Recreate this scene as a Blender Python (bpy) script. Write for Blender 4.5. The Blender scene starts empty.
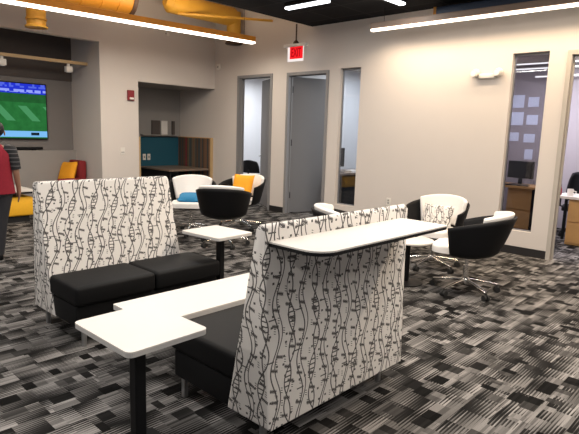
import bpy, bmesh, math, random
from mathutils import Vector, Matrix
random.seed(7)
S = bpy.context.scene
COL = S.collection
PI = math.pi
R = math.radians

# ------------------------------------------------------------------ node maths
class X:
    def __init__(s, nt, k): s.nt = nt; s.k = k
    def _m(s, op, *a):
        n = s.nt.nodes.new('ShaderNodeMath'); n.operation = op
        for i, v in enumerate((s,) + a):
            if isinstance(v, X): s.nt.links.new(v.k, n.inputs[i])
            else: n.inputs[i].default_value = float(v)
        return X(s.nt, n.outputs[0])
    def __add__(s, o): return s._m('ADD', o)
    __radd__ = __add__
    def __sub__(s, o): return s._m('SUBTRACT', o)
    def __rsub__(s, o): return (s * -1.0) + o
    def __mul__(s, o): return s._m('MULTIPLY', o)
    __rmul__ = __mul__
    def __truediv__(s, o): return s._m('DIVIDE', o)
    def floor(s): return s._m('FLOOR')
    def fract(s): return s._m('FRACT')
    def sin(s): return s._m('SINE')
    def abs(s): return s._m('ABSOLUTE')
    def pow(s, p): return s._m('POWER', p)
    def lt(s, o): return s._m('LESS_THAN', o)
    def gt(s, o): return s._m('GREATER_THAN', o)
    def max(s, o): return s._m('MAXIMUM', o)
    def min(s, o): return s._m('MINIMUM', o)

def hash2(nt, a, b, seed=0.0):
    c = nt.nodes.new('ShaderNodeCombineXYZ')
    for i, v in enumerate((a, b, seed)):
        if isinstance(v, X): nt.links.new(v.k, c.inputs[i])
        else: c.inputs[i].default_value = v
    w = nt.nodes.new('ShaderNodeTexWhiteNoise'); w.noise_dimensions = '3D'
    nt.links.new(c.outputs[0], w.inputs['Vector'])
    return X(nt, w.outputs['Value'])

def lerp(a, b, t): return a + (b - a) * t if isinstance(a, X) or isinstance(b, X) else t * (b - a) + a

def new_mat(name):
    m = bpy.data.materials.new(name); m.use_nodes = True
    return m, m.node_tree, m.node_tree.nodes['Principled BSDF']

def coords(nt, kind='Object'):
    t = nt.nodes.new('ShaderNodeTexCoord'); s = nt.nodes.new('ShaderNodeSeparateXYZ')
    nt.links.new(t.outputs[kind], s.inputs[0])
    return [X(nt, s.outputs[i]) for i in range(3)], t

def mixcol(nt, fac, c1, c2):
    n = nt.nodes.new('ShaderNodeMix'); n.data_type = 'RGBA'
    if isinstance(fac, X): nt.links.new(fac.k, n.inputs[0])
    else: n.inputs[0].default_value = fac
    for i, c in ((6, c1), (7, c2)):
        if isinstance(c, (tuple, list)): n.inputs[i].default_value = (*c, 1)
        else: nt.links.new(c, n.inputs[i])
    return n.outputs[2]

def solid(name, col, rough=.5, metal=0, spec=.5, noise=0.06, scale=30, bump=0, emit=0, ecol=None):
    m, nt, b = new_mat(name)
    t = nt.nodes.new('ShaderNodeTexCoord'); n = nt.nodes.new('ShaderNodeTexNoise')
    n.inputs['Scale'].default_value = scale
    nt.links.new(t.outputs['Object'], n.inputs['Vector'])
    k = noise
    out = mixcol(nt, X(nt, n.outputs['Fac']), tuple(c * (1 - k) for c in col), tuple(min(1, c * (1 + k)) for c in col))
    nt.links.new(out, b.inputs['Base Color'])
    b.inputs['Roughness'].default_value = rough; b.inputs['Metallic'].default_value = metal
    b.inputs['Specular IOR Level'].default_value = spec
    if bump:
        bp = nt.nodes.new('ShaderNodeBump'); bp.inputs['Strength'].default_value = bump; bp.inputs['Distance'].default_value = .003
        nt.links.new(n.outputs['Fac'], bp.inputs['Height']); nt.links.new(bp.outputs[0], b.inputs['Normal'])
    if emit:
        b.inputs['Emission Color'].default_value = (*(ecol or col), 1); b.inputs['Emission Strength'].default_value = emit
    return m

M = {}
M['wall'] = solid('wall_paint', (.63, .585, .555), .75, spec=.25, noise=.015, scale=4)
M['wallgray'] = solid('wall_paint_gray', (.30, .285, .275), .75, spec=.25, noise=.02, scale=4)
M['alcove'] = solid('alcove_paint', (.20, .185, .18), .75, spec=.25, noise=.02, scale=4)
M['darkpaint_shade'] = solid('dark_paint_and_shade', (.10, .085, .08), .8, spec=.2)  # beam shade painted on the alcove wall; also alcove ceiling and dark frames
M['officegray'] = solid('office_gray_paint', (.36, .335, .36), .8, spec=.2, noise=.015, scale=4)
M['officewall'] = solid('office_wall_paint', (.60, .605, .625), .8, spec=.2, noise=.015, scale=4)
M['ceil_white'] = solid('ceiling_white', (.60, .54, .48), .9, spec=.1, noise=.02)
M['steel'] = solid('door_frame_gray', (.235, .232, .24), .45, spec=.4, noise=.02)
M['frame_warmlit'] = solid('door_frame_beige', (.44, .41, .375), .5, spec=.3, noise=.02)  # gray frame copy with the warm lamp's light put into its colour
M['door'] = solid('door_leaf_gray', (.20, .195, .20), .55, spec=.3, noise=.02)
M['base'] = solid('black_base', (.012, .011, .012), .6)
M['blackfab'] = solid('black_upholstery', (.0045, .0045, .005), .6, spec=.2, noise=.2, scale=300, bump=.15)
M['black'] = solid('black_plastic', (.005, .005, .006), .55, spec=.2)
M['blackmetal'] = solid('black_metal', (.006, .006, .007), .5, spec=.25)
M['whitelam'] = solid('white_laminate', (.70, .665, .625), .38, spec=.4, noise=.01)
M['whiteedge'] = solid('white_edge_band', (.55, .53, .51), .5)
M['whitevinyl'] = solid('white_vinyl', (.82, .79, .76), .5, noise=.02)
M['chrome'] = solid('chrome', (.75, .74, .72), .18, metal=1, noise=.01)
M['grayleg'] = solid('brushed_leg', (.42, .42, .42), .35, metal=.8)
M['blue'] = solid('blue_cushion_fabric', (.012, .165, .34), .8, noise=.15, scale=120, bump=.2)
M['orange'] = solid('orange_cushion_fabric', (.86, .36, .012), .8, noise=.08, scale=120, bump=.2)
M['red'] = solid('red_fabric', (.22, .012, .016), .8, noise=.1, scale=120)
M['redshirt'] = solid('red_shirt', (.26, .008, .022), .85, noise=.15, scale=40)
M['yellow'] = solid('yellow_upholstery', (.88, .46, .02), .6)
M['teal'] = solid('teal_panel', (.008, .085, .135), .7, noise=.06)
M['wood'] = solid('maple_wood', (.52, .30, .11), .45, noise=.15, scale=9)
M['woodlite'] = solid('pale_wood', (.50, .34, .17), .45, noise=.12, scale=9)
M['desktop'] = solid('brown_laminate', (.20, .145, .11), .4, noise=.1)
M['duct'] = solid('amber_duct', (.62, .33, .035), .5, noise=.12, scale=5)
M['ductor'] = solid('orange_duct', (.60, .25, .02), .5, noise=.15, scale=6)
M['brown'] = solid('dark_brown', (.07, .035, .02), .6)
M['navy'] = solid('navy_duct', (.05, .075, .13), .45)
M['alured'] = solid('alarm_red', (.21, .008, .016), .4)
M['plastic'] = solid('white_plastic', (.75, .72, .68), .4, noise=.02)
M['fixture'] = solid('fixture_housing', (.35, .26, .21), .5)
M['skin'] = solid('skin', (.36, .19, .125), .6, noise=.08)
M['hair'] = solid('black_hair', (.012, .01, .01), .6, noise=.3)
M['pants'] = solid('dark_trousers', (.02, .02, .025), .8)
M['screenblk'] = solid('monitor_black', (.006, .006, .008), .3)
M['paper'] = solid('window_reflection', (.70, .79, .98), .9, noise=.05, scale=8)  # bluish daylight reflection put into a sheet colour
M['rubber'] = solid('rubber', (.012, .012, .012), .7)
M['greyitem'] = solid('grey_print', (.30, .29, .28), .6, noise=.3, scale=20)

def emis(name, col, st):
    m, nt, b = new_mat(name)
    nt.nodes.remove(b); e = nt.nodes.new('ShaderNodeEmission')
    n = nt.nodes.new('ShaderNodeTexNoise'); n.inputs['Scale'].default_value = 3
    nt.links.new(mixcol(nt, X(nt, n.outputs['Fac']), tuple(c * .98 for c in col), col), e.inputs[0])
    e.inputs[1].default_value = st
    nt.links.new(e.outputs[0], nt.nodes['Material Output'].inputs[0])
    return m
M['lamp_warm'] = emis('lamp_lens_warm', (1, .84, .66), 5)
M['lamp'] = emis('lamp_lens', (1, .93, .84), 5)
M['lamp_cool'] = emis('lamp_lens_cool', (.95, .97, 1), 3)
M['exit_white'] = emis('exit_panel_white', (1, .90, .86), .85)
M['exit_red'] = emis('exit_panel_red', (.85, .015, .02), 1.0)
M['exit_letter'] = emis('exit_letters', (.42, .004, .008), .8)

def glass(tint=(.88, .89, .92)):
    m, nt, b = new_mat('window_glass'); nt.nodes.remove(b)
    t = nt.nodes.new('ShaderNodeBsdfTransparent'); t.inputs[0].default_value = (*tint, 1)
    g = nt.nodes.new('ShaderNodeBsdfGlossy'); g.inputs['Roughness'].default_value = .01
    f = nt.nodes.new('ShaderNodeFresnel'); f.inputs[0].default_value = 1.5
    x = nt.nodes.new('ShaderNodeMixShader')
    nt.links.new(f.outputs[0], x.inputs[0]); nt.links.new(t.outputs[0], x.inputs[1]); nt.links.new(g.outputs[0], x.inputs[2])
    nt.links.new(x.outputs[0], nt.nodes['Material Output'].inputs[0])
    return m
M['glass'] = glass(); M['tinted'] = glass((.60, .59, .60))

def carpet():
    m, nt, b = new_mat('plank_pattern_carpet')
    (x, y, z), t = coords(nt)
    def layer(wx, L0, L1, seed):
        i = (x / wx).floor()
        r = hash2(nt, i, seed, 1.0)
        L = r * (L1 - L0) + L0
        yy = y / L + hash2(nt, i, seed, 2.0) * 9.0
        j = yy.floor()
        return i, j, yy.fract(), hash2(nt, i, j, seed + 3.0), hash2(nt, i, j, seed + 4.0), hash2(nt, i, j, seed + 5.0)
    wa, wb = .165, .085
    i, j, g, v, v2, v3 = layer(wa, .10, .24, .13)
    i2, j2, g2, w, w2, w3 = layer(wb, .045, .13, 7.7)
    sel = w3.lt(.26)
    # planks fade from a dark side to a pale side through ever wider pale threads
    fx = (x / wa).fract()
    fade = lerp(fx, 1.0 - fx, v2.lt(.5)) * .75 + lerp(g, 1.0 - g, v3.lt(.5)) * .35
    duty = fade * 1.30 + v * .60 - .54
    duty = lerp(duty, w * 0 + 1.3, sel)
    thread = (x / .018).fract()
    amp = hash2(nt, (x / .0175).floor(), (y / .35).floor(), 9.0) * .9 + .45
    lit = ((duty - thread) * 3.2 + .5).max(0.0).min(1.0)
    tone = lerp(v2 * .12 + .125, w2.pow(2.4) * .20 + .005, sel)
    base = lerp(fade * .03 + .006, tone * amp, lit)
    fine = nt.nodes.new('ShaderNodeTexNoise'); fine.inputs['Scale'].default_value = 220
    nt.links.new(t.outputs['Object'], fine.inputs['Vector'])
    base = base * (X(nt, fine.outputs['Fac']) * .8 + .6)
    cr = nt.nodes.new('ShaderNodeCombineColor')
    nt.links.new(base.k, cr.inputs[0]); nt.links.new((base * .95).k, cr.inputs[1]); nt.links.new((base * .92).k, cr.inputs[2])
    nt.links.new(cr.outputs[0], b.inputs['Base Color'])
    b.inputs['Roughness'].default_value = .95; b.inputs['Specular IOR Level'].default_value = .1
    return m
M['carpet'] = carpet()

def helix_fabric(name, per=.175, shift=0.0, scale=1.0, flat=False):
    """white cloth with ink helices, wavy stems, dashes and scribbles"""
    m, nt, b = new_mat(name)
    (x, y, z), t = coords(nt)
    u = (x if flat else x + y) * (1.0 / scale) + shift
    v = (y if flat else z) * (1.0 / scale)
    c = (u / per).floor()
    f = u - c * per - per / 2
    ph = hash2(nt, c, 1.0, .3) * 1.5
    vv = v + ph * .1
    def wave(k, p, amp): return ((vv * (2 * PI / k)) + p).sin() * amp
    drift = wave(.52, 1.0, .016)
    a = wave(.30, 0.0, .021)
    h1 = f + .052 - drift - a
    h2 = f + .052 - drift + a
    s1 = f - .022 - wave(.32, 2.2, .024)
    s2 = f - .046 - wave(.32, 1.8, .022)
    lw = .0041
    ink = h1.abs().lt(lw).max(h2.abs().lt(lw)).max(s1.abs().lt(lw)).max(s2.abs().lt(lw * .8))
    # rungs between strands of the helix
    rung = (vv / .024).fract().lt(.28)
    node = (vv / .30 + .16).fract()
    inside = (h1 * h2).lt(0.0)
    ink = ink.max(rung * inside * (node - .5).abs().lt(.22))
    # cross bar joining stems
    bar = ((vv / .20).fract() - .5).abs().lt(.016)
    ink = ink.max(bar * (f - .006 - wave(.32, 2.2, .024)).abs().lt(.024))
    # scribbles, ticks and dots in little cells
    def marks(px, py, ox, seed, keep, mw, mh, wig):
        cu = ((u + ox) / px); cv = (v / py)
        iu = cu.floor(); iv = cv.floor()
        fu = (cu.fract() - .5) * px; fv = (cv.fract() - .5) * py
        dx = (hash2(nt, iu, iv, seed) - .5) * (px * .5)
        dy = (hash2(nt, iu, iv, seed + 1) - .5) * (py * .5)
        on = hash2(nt, iu, iv, seed + 2).lt(keep)
        lx = fu - dx; ly = fv - dy + lx * wig
        return lx, ly, on * lx.abs().lt(mw) * ly.abs().lt(mh)
    lx, ly, mk = marks(.085, .075, .01, 11.0, .85, .021, .009, .3)
    tooth = ((lx / .0085).fract().lt(.62)).max(ly.abs().lt(.004))
    ink = ink.max(mk * tooth)
    lx, ly, mk = marks(.058, .07, .03, 21.0, .6, .0065, .018, .3)
    ink = ink.max(mk * (ly / .0115).fract().lt(.34))
    lx, ly, mk = marks(.05, .05, .02, 31.0, .6, .0065, .0055, 0)
    ink = ink.max(mk)
    weave = nt.nodes.new('ShaderNodeTexNoise'); weave.inputs['Scale'].default_value = 260
    nt.links.new(t.outputs['Object'], weave.inputs['Vector'])
    cloth = mixcol(nt, X(nt, weave.outputs['Fac']), (.70, .665, .63), (.80, .76, .72))
    out = mixcol(nt, ink * .93, cloth, (.045, .04, .04))
    nt.links.new(out, b.inputs['Base Color'])
    b.inputs['Roughness'].default_value = .8; b.inputs['Specular IOR Level'].default_value = .2
    return m
M['helix'] = helix_fabric('helix_print_fabric')
M['helix2'] = helix_fabric('helix_print_fabric_small', shift=.03, scale=.8, flat=True)

def striped():
    m, nt, b = new_mat('striped_upholstery')
    (x, y, z), t = coords(nt)
    i = (x / .045).floor()
    h = hash2(nt, i, 0.0, 3.0)
    cr = nt.nodes.new('ShaderNodeValToRGB'); cr.color_ramp.interpolation = 'CONSTANT'
    e = cr.color_ramp.elements
    for p, c in ((0, (.10, .055, .035)), (.25, (.16, .085, .05)), (.45, (.05, .055, .055)), (.6, (.22, .02, .035)), (.72, (.13, .10, .065)), (.86, (.045, .075, .075))):
        if p == 0: e[0].color = (*c, 1)
        else:
            q = e.new(p); q.color = (*c, 1)
    e.remove(e[-1])
    nt.links.new(h.k, cr.inputs[0]); nt.links.new(cr.outputs[0], b.inputs['Base Color'])
    b.inputs['Roughness'].default_value = .85
    return m
M['stripe'] = striped()

def blacktile():
    m, nt, b = new_mat('black_ceiling_grid')
    (x, y, z), t = coords(nt)
    gx = ((x / .61).fract() - .5).abs().gt(.475); gy = ((y / .61).fract() - .5).abs().gt(.475)
    g = gx.max(gy)
    v = hash2(nt, (x / .61).floor(), (y / .61).floor(), 1.0)
    nt.links.new(mixcol(nt, g, mixcol(nt, v, (.008, .008, .010), (.016, .016, .019)), (.028, .027, .028)), b.inputs['Base Color'])
    b.inputs['Roughness'].default_value = .9; b.inputs['Specular IOR Level'].default_value = .15
    return m
M['blackceil'] = blacktile()

def tvscreen():
    m, nt, b = new_mat('football_broadcast_screen'); nt.nodes.remove(b)
    (x, y, z), t = coords(nt)          # local: y along the width 0..1.66, z 0..0.93
    n = nt.nodes.new('ShaderNodeTexNoise'); n.inputs['Scale'].default_value = 9
    nt.links.new(t.outputs['Object'], n.inputs['Vector']); nf = X(nt, n.outputs['Fac'])
    green = mixcol(nt, nf, (.010, .075, .018), (.03, .20, .05))
    slant = ((y - (.93 - z) * -.9 * 1.0) / .36).fract()
    slant = ((y + z * .9) / .42).fract()
    band = slant.lt(.34) * z.gt(.30) * z.lt(.56)
    c = mixcol(nt, band, green, (.06, .25, .10))
    shade = z.gt(.62) * .55
    c = mixcol(nt, shade, c, (.012, .05, .016))
    top = z.gt(.77)
    hn = hash2(nt, (y / .035).floor(), (z / .05).floor(), 2.0)
    tx = z.gt(.79) * z.lt(.84) * hn.gt(.35)
    tb = z.gt(.87) * hn.gt(.6)
    c = mixcol(nt, top, c, (.015, .03, .55))
    c = mixcol(nt, tx * .75, c, (.35, .42, .95))
    c = mixcol(nt, tb * .6, c, (.12, .18, .75))
    low = z.gt(.02) * z.lt(.125)
    c = mixcol(nt, low, c, (.18, .45, .80))
    c = mixcol(nt, low * y.gt(1.38) * y.lt(1.52) * z.gt(.05) * z.lt(.10), c, (.01, .02, .03))
    c = mixcol(nt, low * y.gt(1.30), c, c)
    c = mixcol(nt, low * ((y - .74).abs()).lt(.06), c, (.02, .06, .45))
    e = nt.nodes.new('ShaderNodeEmission'); nt.links.new(c, e.inputs[0]); e.inputs[1].default_value = 1.0
    nt.links.new(e.outputs[0], nt.nodes['Material Output'].inputs[0])
    return m
M['tv'] = tvscreen()

def tee():
    m, nt, b = new_mat('black_striped_tee')
    (x, y, z), t = coords(nt)
    s = (z / .045).fract().lt(.22)
    nt.links.new(mixcol(nt, s, (.012, .012, .014), (.10, .095, .10)), b.inputs['Base Color'])
    b.inputs['Roughness'].default_value = .85
    return m
M['tee'] = tee()

# ------------------------------------------------------------------ mesh helpers
class MB:
    def __init__(s, o=(0, 0, 0)): s.bm = bmesh.new(); s.o = Vector(o)
    def box(s, lo, hi, bev=0, seg=2, mtx=None):
        lo = Vector(lo); hi = Vector(hi)
        r = bmesh.ops.create_cube(s.bm, size=1)
        vs = r['verts']; c = (lo + hi) / 2; d = hi - lo
        for v in vs: v.co = Vector((v.co.x * d.x, v.co.y * d.y, v.co.z * d.z)) + c
        if bev:
            es = list({e for v in vs for e in v.link_edges})
            q = bmesh.ops.bevel(s.bm, geom=es, offset=bev, segments=seg, affect='EDGES', profile=.5)
            vs = list({v for v in q['verts']} | {v for v in vs if v.is_valid})
        if mtx is not None:
            for v in vs: v.co = mtx @ v.co
        for v in vs: v.co -= s.o
        return s
    def tube(s, path, rad, n=10, caps=True, sx=1.0):
        P = [Vector(p) for p in path]; k = len(P)
        rad = rad if isinstance(rad, (list, tuple)) else [rad] * k
        rings = []; up = None
        for i, p in enumerate(P):
            d = (P[min(i + 1, k - 1)] - P[max(i - 1, 0)]).normalized()
            if up is None:
                up = Vector((0, 0, 1)) if abs(d.z) < .9 else Vector((0, 1, 0))
            a = d.cross(up).normalized(); bb = a.cross(d).normalized(); up = bb
            rr = rad[i]
            rx, ry = rr if isinstance(rr, tuple) else (rr, rr)
            rings.append([s.bm.verts.new(p - s.o + a * (math.cos(2 * PI * j / n) * rx) + bb * (math.sin(2 * PI * j / n) * ry)) for j in range(n)])
        for i in range(k - 1):
            for j in range(n):
                s.bm.faces.new((rings[i][j], rings[i][(j + 1) % n], rings[i + 1][(j + 1) % n], rings[i + 1][j]))
        if caps:
            s.bm.faces.new(rings[0][::-1]); s.bm.faces.new(rings[-1])
        return s
    def prism(s, poly, z0, z1, bev=0, seg=2):
        """polygon in XY pulled from z0 to z1"""
        a = [s.bm.verts.new(Vector((p[0], p[1], z0)) - s.o) for p in poly]
        b = [s.bm.verts.new(Vector((p[0], p[1], z1)) - s.o) for p in poly]
        n = len(poly); fs = []
        s.bm.faces.new(a[::-1]); top = s.bm.faces.new(b)
        for i in range(n): s.bm.faces.new((a[i], a[(i + 1) % n], b[(i + 1) % n], b[i]))
        if bev:
            es = [e for f in (top,) for e in f.edges]
            bmesh.ops.bevel(s.bm, geom=es, offset=bev, segments=seg, affect='EDGES', profile=.5)
        return s
    def grid(s, fn, nu, nv, closeu=False):
        g = [[s.bm.verts.new(Vector(fn(i / (nu if closeu else nu - 1), j / (nv - 1))) - s.o) for j in range(nv)] for i in range(nu)]
        for i in range(nu if closeu else nu - 1):
            for j in range(nv - 1):
                a = g[i][j]; b = g[(i + 1) % nu][j]; c = g[(i + 1) % nu][j + 1]; d = g[i][j + 1]
                s.bm.faces.new((a, b, c, d))
        return s
    def lathe(s, prof, c=(0, 0), n=24):
        rings = []
        for r, z in prof:
            rings.append([s.bm.verts.new(Vector((c[0] + r * math.cos(2 * PI * j / n), c[1] + r * math.sin(2 * PI * j / n), z)) - s.o) for j in range(n)])
        for i in range(len(rings) - 1):
            for j in range(n): s.bm.faces.new((rings[i][j], rings[i][(j + 1) % n], rings[i + 1][(j + 1) % n], rings[i + 1][j]))
        s.bm.faces.new(rings[0][::-1]); s.bm.faces.new(rings[-1])
        return s
    def ball(s, c, r, n=12, sc=(1, 1, 1)):
        q = bmesh.ops.create_uvsphere(s.bm, u_segments=n, v_segments=max(6, n // 2), radius=r)
        for v in q['verts']: v.co = Vector((v.co.x * sc[0], v.co.y * sc[1], v.co.z * sc[2])) + Vector(c) - s.o
        return s
    def build(s, name, mat, parent=None, smooth=None, loc=None):
        bmesh.ops.recalc_face_normals(s.bm, faces=s.bm.faces)
        me = bpy.data.meshes.new(name); s.bm.to_mesh(me); s.bm.free()
        me.materials.append(M[mat] if isinstance(mat, str) else mat)
        if smooth is not None:
            for p in me.polygons: p.use_smooth = True
            if hasattr(me, 'set_sharp_from_angle'): me.set_sharp_from_angle(angle=R(smooth))
        o = bpy.data.objects.new(name, me); COL.objects.link(o)
        if parent: o.parent = parent
        if loc is not None: o.location = loc
        return o

def thing(name, label, cat, loc=(0, 0, 0), rz=0, group=None):
    o = bpy.data.objects.new(name, None); COL.objects.link(o)
    o.empty_display_size = .1
    o.location = loc; o.rotation_euler = (0, 0, rz)
    o['label'] = label; o['category'] = cat
    if group: o['group'] = group
    return o
def tag(o, label, cat, group=None):
    o['label'] = label; o['category'] = cat
    if group: o['group'] = group
    return o
def struct(o): o['kind'] = 'structure'; return o
def kids(o): return [c for c in bpy.data.objects if c.parent == o]
def dup(o, loc, rz, label, group=None):
    r = o.copy(); COL.objects.link(r); r.location = loc; r.rotation_euler = (0, 0, rz); r['label'] = label
    if group: r['group'] = group
    for ch in kids(o):
        c = ch.copy(); COL.objects.link(c); c.parent = r
        for g in kids(ch):
            d = g.copy(); COL.objects.link(d); d.parent = c
    return r
def rrect(x0, y0, x1, y1, r, n=5):
    rs = r if isinstance(r, (list, tuple)) else [r] * 4   # corners: x0y0, x1y0, x1y1, x0y1
    out = []
    for (cx, cy, a0), q in zip(((x0, y0, 180), (x1, y0, 270), (x1, y1, 0), (x0, y1, 90)), rs):
        sx = 1 if cx == x0 else -1; sy = 1 if cy == y0 else -1
        for k in range(n + 1):
            a = R(a0 + 90 * k / n)
            out.append((cx + sx * q + q * math.cos(a), cy + sy * q + q * math.sin(a)))
    return out
def pillow(name, mat, w, h, t, label, cat, mtx, group=None):
    mb = MB()
    def fn(sgn):
        def f(u, v):
            x = u * 2 - 1; y = v * 2 - 1
            k = max(0, (1 - x ** 4)) ** .55 * max(0, (1 - y ** 4)) ** .55
            pin = 1 - .07 * (x * x * (1 - y * y) * 0 + (1 - x * x) * y * y + (1 - y * y) * x * x)
            return (x * w / 2 * pin, y * h / 2 * pin, sgn * t / 2 * k)
        return f
    mb.grid(fn(1), 15, 15); mb.grid(fn(-1), 15, 15)
    bmesh.ops.remove_doubles(mb.bm, verts=mb.bm.verts, dist=.0005)
    o = mb.build(name, mat, None, 60)
    o.matrix_world = mtx
    return tag(o, label, cat, group)
def area(name, loc, sx, sy, power, col, rot=(0, 0, 0), spread=180):
    l = bpy.data.lights.new(name, 'AREA'); l.shape = 'RECTANGLE'; l.size = sx; l.size_y = sy; l.energy = power; l.color = col
    l.spread = R(spread)
    o = bpy.data.objects.new(name, l); COL.objects.link(o); o.location = loc; o.rotation_euler = rot
    return o

# ------------------------------------------------------------------ camera
cam = bpy.data.cameras.new('camera'); co = bpy.data.objects.new('camera', cam); COL.objects.link(co)
rt = Vector((0.7249876670753006, 0.6880376220594476, 0.03157709960546945))
dn = Vector((0.13257298462647643, -0.09441010893105917, -0.986666678812482))
fw = Vector((-0.6758825980419537, 0.7195074439937409, -0.15966136571397813))
mt = Matrix.Identity(4)
for i in range(3): mt[i][0] = rt[i]; mt[i][1] = -dn[i]; mt[i][2] = -fw[i]
mt[2][3] = 1.5
co.matrix_world = mt
cam.sensor_width = 36; cam.lens = 36 * 525.37 / 579; cam.clip_start = .05
S.camera = co

# ------------------------------------------------------------------ room shell
YW = 7.0125; YT = 7.13; XL = -8.82; ZC = 3.283; ZH = 3.95; XC = -6.2
struct(MB().box((-12, -5, -.1), (4, 11, 0)).build('floor', 'carpet'))
DO1 = (-8.10, -7.12, 2.556); DO2 = (-6.752, -5.778, 2.546); DO3 = (-2.092, -1.10, 2.57)
WI1 = (-5.546, -5.13, .31, 2.557); WI2 = (-2.747, -2.303, .31, 2.582)
mb = MB()
segs = [(-10.17, DO1[0]), (DO1[1], DO2[0]), (DO2[1], WI1[0]), (WI1[1], WI2[0]), (WI2[1], DO3[0]), (DO3[1], 4)]
for a, b in segs: mb.box((a, YW, 0), (b, YT, ZH))
for a, b, z in (DO1, DO2, DO3): mb.box((a, YW, z), (b, YT, ZH))
for a, b, z0, z1 in (WI1, WI2): mb.box((a, YW, 0), (b, YT, z0)); mb.box((a, YW, z1), (b, YT, ZH))
struct(mb.build('wall_back', 'wall'))
mb = MB()
for a, b in ((DO1[1], DO2[0]), (DO2[1], WI2[0] + .444), (WI2[0] + .444, DO3[0]), (XL, DO1[0]), (DO3[1], 4)):
    mb.box((a, YW - .012, 0), (b, YW, .105))
struct(mb.build('baseboard_back', 'base'))
mb = MB()                                    # wall with the booth niche and the alcove mouth
mb.box((-8.97, 4.5, 0), (XL, 5.235, ZH)); mb.box((-8.97, 5.235, 2.325), (XL, YW, ZH))
mb.box((-8.97, -5, 2.925), (XL, 4.5, ZH))
struct(mb.build('wall_left', 'wall'))
struct(MB().box((XL, 4.5, 0), (XL + .012, 5.235, .105)).build('baseboard_left', 'base'))
mb = MB(); mb.box((-10.17, 4.98, 0), (-10.05, YW, 2.45)); mb.box((-10.05, 5.1, 0), (-8.97, 5.235, 2.45)); mb.box((-10.05, 5.235, 2.325), (-8.97, YW, 2.45))
struct(mb.build('wall_niche', 'wallgray'))
mb = MB(); mb.box((-10.05, -5, 0), (-9.93, 4.62, 2.93)); struct(mb.build('wall_alcove', 'alcove'))
struct(MB().box((-9.93, 4.5, 0), (-8.97, 4.62, 3.4)).build('wall_return', 'wall'))
struct(MB().box((-9.93, -5, 0), (-9.83, 4.5, 1.03)).build('trim_1', 'wallgray'))
struct(MB().box((-10.3, -5, 3.4), (-8.97, 4.62, 3.5)).build('ceiling_alcove', 'darkpaint_shade'))
struct(MB().box((-10.05, -5, 2.30), (-9.905, 4.5, 3.4)).build('wall_alcove_shade', 'darkpaint_shade'))  # dark band puts the beam's shadow into colour and shape
mb = MB(); mb.box((XC, -5, ZC), (4, YW, ZC + .1)); struct(mb.build('ceiling', 'blackceil'))
mb = MB(); mb.box((XL, -5, ZH), (XC, YW, ZH + .1)); mb.box((XC, -5, ZC + .1), (XC + .1, YW, ZH + .1)); struct(mb.build('ceiling_upper', 'ceil_white'))

def door_frame(idx, d, leaf=None):
    root = struct(thing('door_%d' % idx, '', 'door', ((d[0] + d[1]) / 2, YW, 0)))
    del root['label']; del root['category']
    o = root.location; a, b, z = d
    mb = MB(o); w = .052
    mb.box((a, YW - .018, 0), (a + w, YT + .018, z)); mb.box((b - w, YW - .018, 0), (b, YT + .018, z)); mb.box((a + w, YW - .018, z - w), (b - w, YT + .018, z))
    mb.box((a + w, YW + .06, 0), (a + w + .014, YW + .085, z - w)); mb.box((b - w - .014, YW + .06, 0), (b - w, YW + .085, z - w)); mb.box((a + w, YW + .06, z - w - .014), (b - w, YW + .085, z - w))
    mb.build('door_frame', 'steel' if idx < 3 else 'frame_warmlit', root)
    if leaf:
        side, ang = leaf
        wd = (b - a) - 2 * w - .01
        hx = (a + w) if side < 0 else (b - w)
        lf = MB()
        if side < 0: lf.box((0, 0, .012), (wd, .045, z - w - .008))
        else: lf.box((-wd, 0, .012), (0, .045, z - w - .008))
        L = lf.build('door_leaf', 'door', root, loc=(hx - o.x, .095, 0))
        L.rotation_euler = (0, 0, R(ang) if side < 0 else -R(ang))
        hm = MB(); sx = wd - .07 if side < 0 else -wd + .07; q = -1 if side < 0 else 1
        hm.tube([(sx, 0, 1.0), (sx, -.055, 1.0), (sx + q * .11, -.055, 1.0)], .011)
        hm.tube([(sx, 0, 1.0), (sx, -.012, 1.0)], .03, 16)
        hm.build('lever_handle', 'chrome', L, 40)
        for hz in (.28, 1.25, 2.2):
            k = MB(); k.tube([(0, -.012, hz), (0, -.012, hz + .115)], .011); k.box((-.004, -.012, hz), (.004, .04, hz + .115))
            k.build('hinge', 'blackmetal', L, 40)
    return root
door_frame(1, DO1, (1, 28))
door_frame(2, DO2, (-1, 66))
door_frame(3, DO3)
def window(idx, w, mat):
    a, b, z0, z1 = w
    root = struct(thing('window_%d' % idx, '', 'window', ((a + b) / 2, YW, z0))); del root['label']; del root['category']
    o = root.location; mb = MB(o); t = .014
    for lo, hi in (((a, z0), (a + t, z1)), ((b - t, z0), (b, z1)), ((a, z0), (b, z0 + t)), ((a, z1 - t * 2), (b, z1))):
        mb.box((lo[0], YW + .07, lo[1]), (hi[0], YW + .105, hi[1]))
    mb.build('window_frame', 'steel', root)
    MB(o).box((a + t, YW + .085, z0 + t), (b - t, YW + .091, z1 - t * 2)).build('glass_pane', mat, root)
window(1, WI1, 'glass'); window(2, WI2, 'tinted')

# offices behind the wall
def office(n, x0, x1, y1, z):
    mb = MB(); mb.box((x0 - .1, YT, 0), (x0, y1, z)); mb.box((x1, YT, 0), (x1 + .05, y1, z)); mb.box((x0 - .1, y1, 0), (x1 + .05, y1 + .1, z))
    struct(mb.build('wall_office_' + n, 'officegray' if n == 'east' else 'officewall'))
    struct(MB().box((x0 - .1, YT, z), (x1 + .05, y1 + .1, z + .1)).build('ceiling_office_' + n, 'ceil_white'))
office('west', -10.0, -6.97, 10.0, 2.8)
office('middle', -6.86, -3.96, 10.0, 2.8)
office('east', -3.85, 2.5, 9.8, 2.8)

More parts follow.
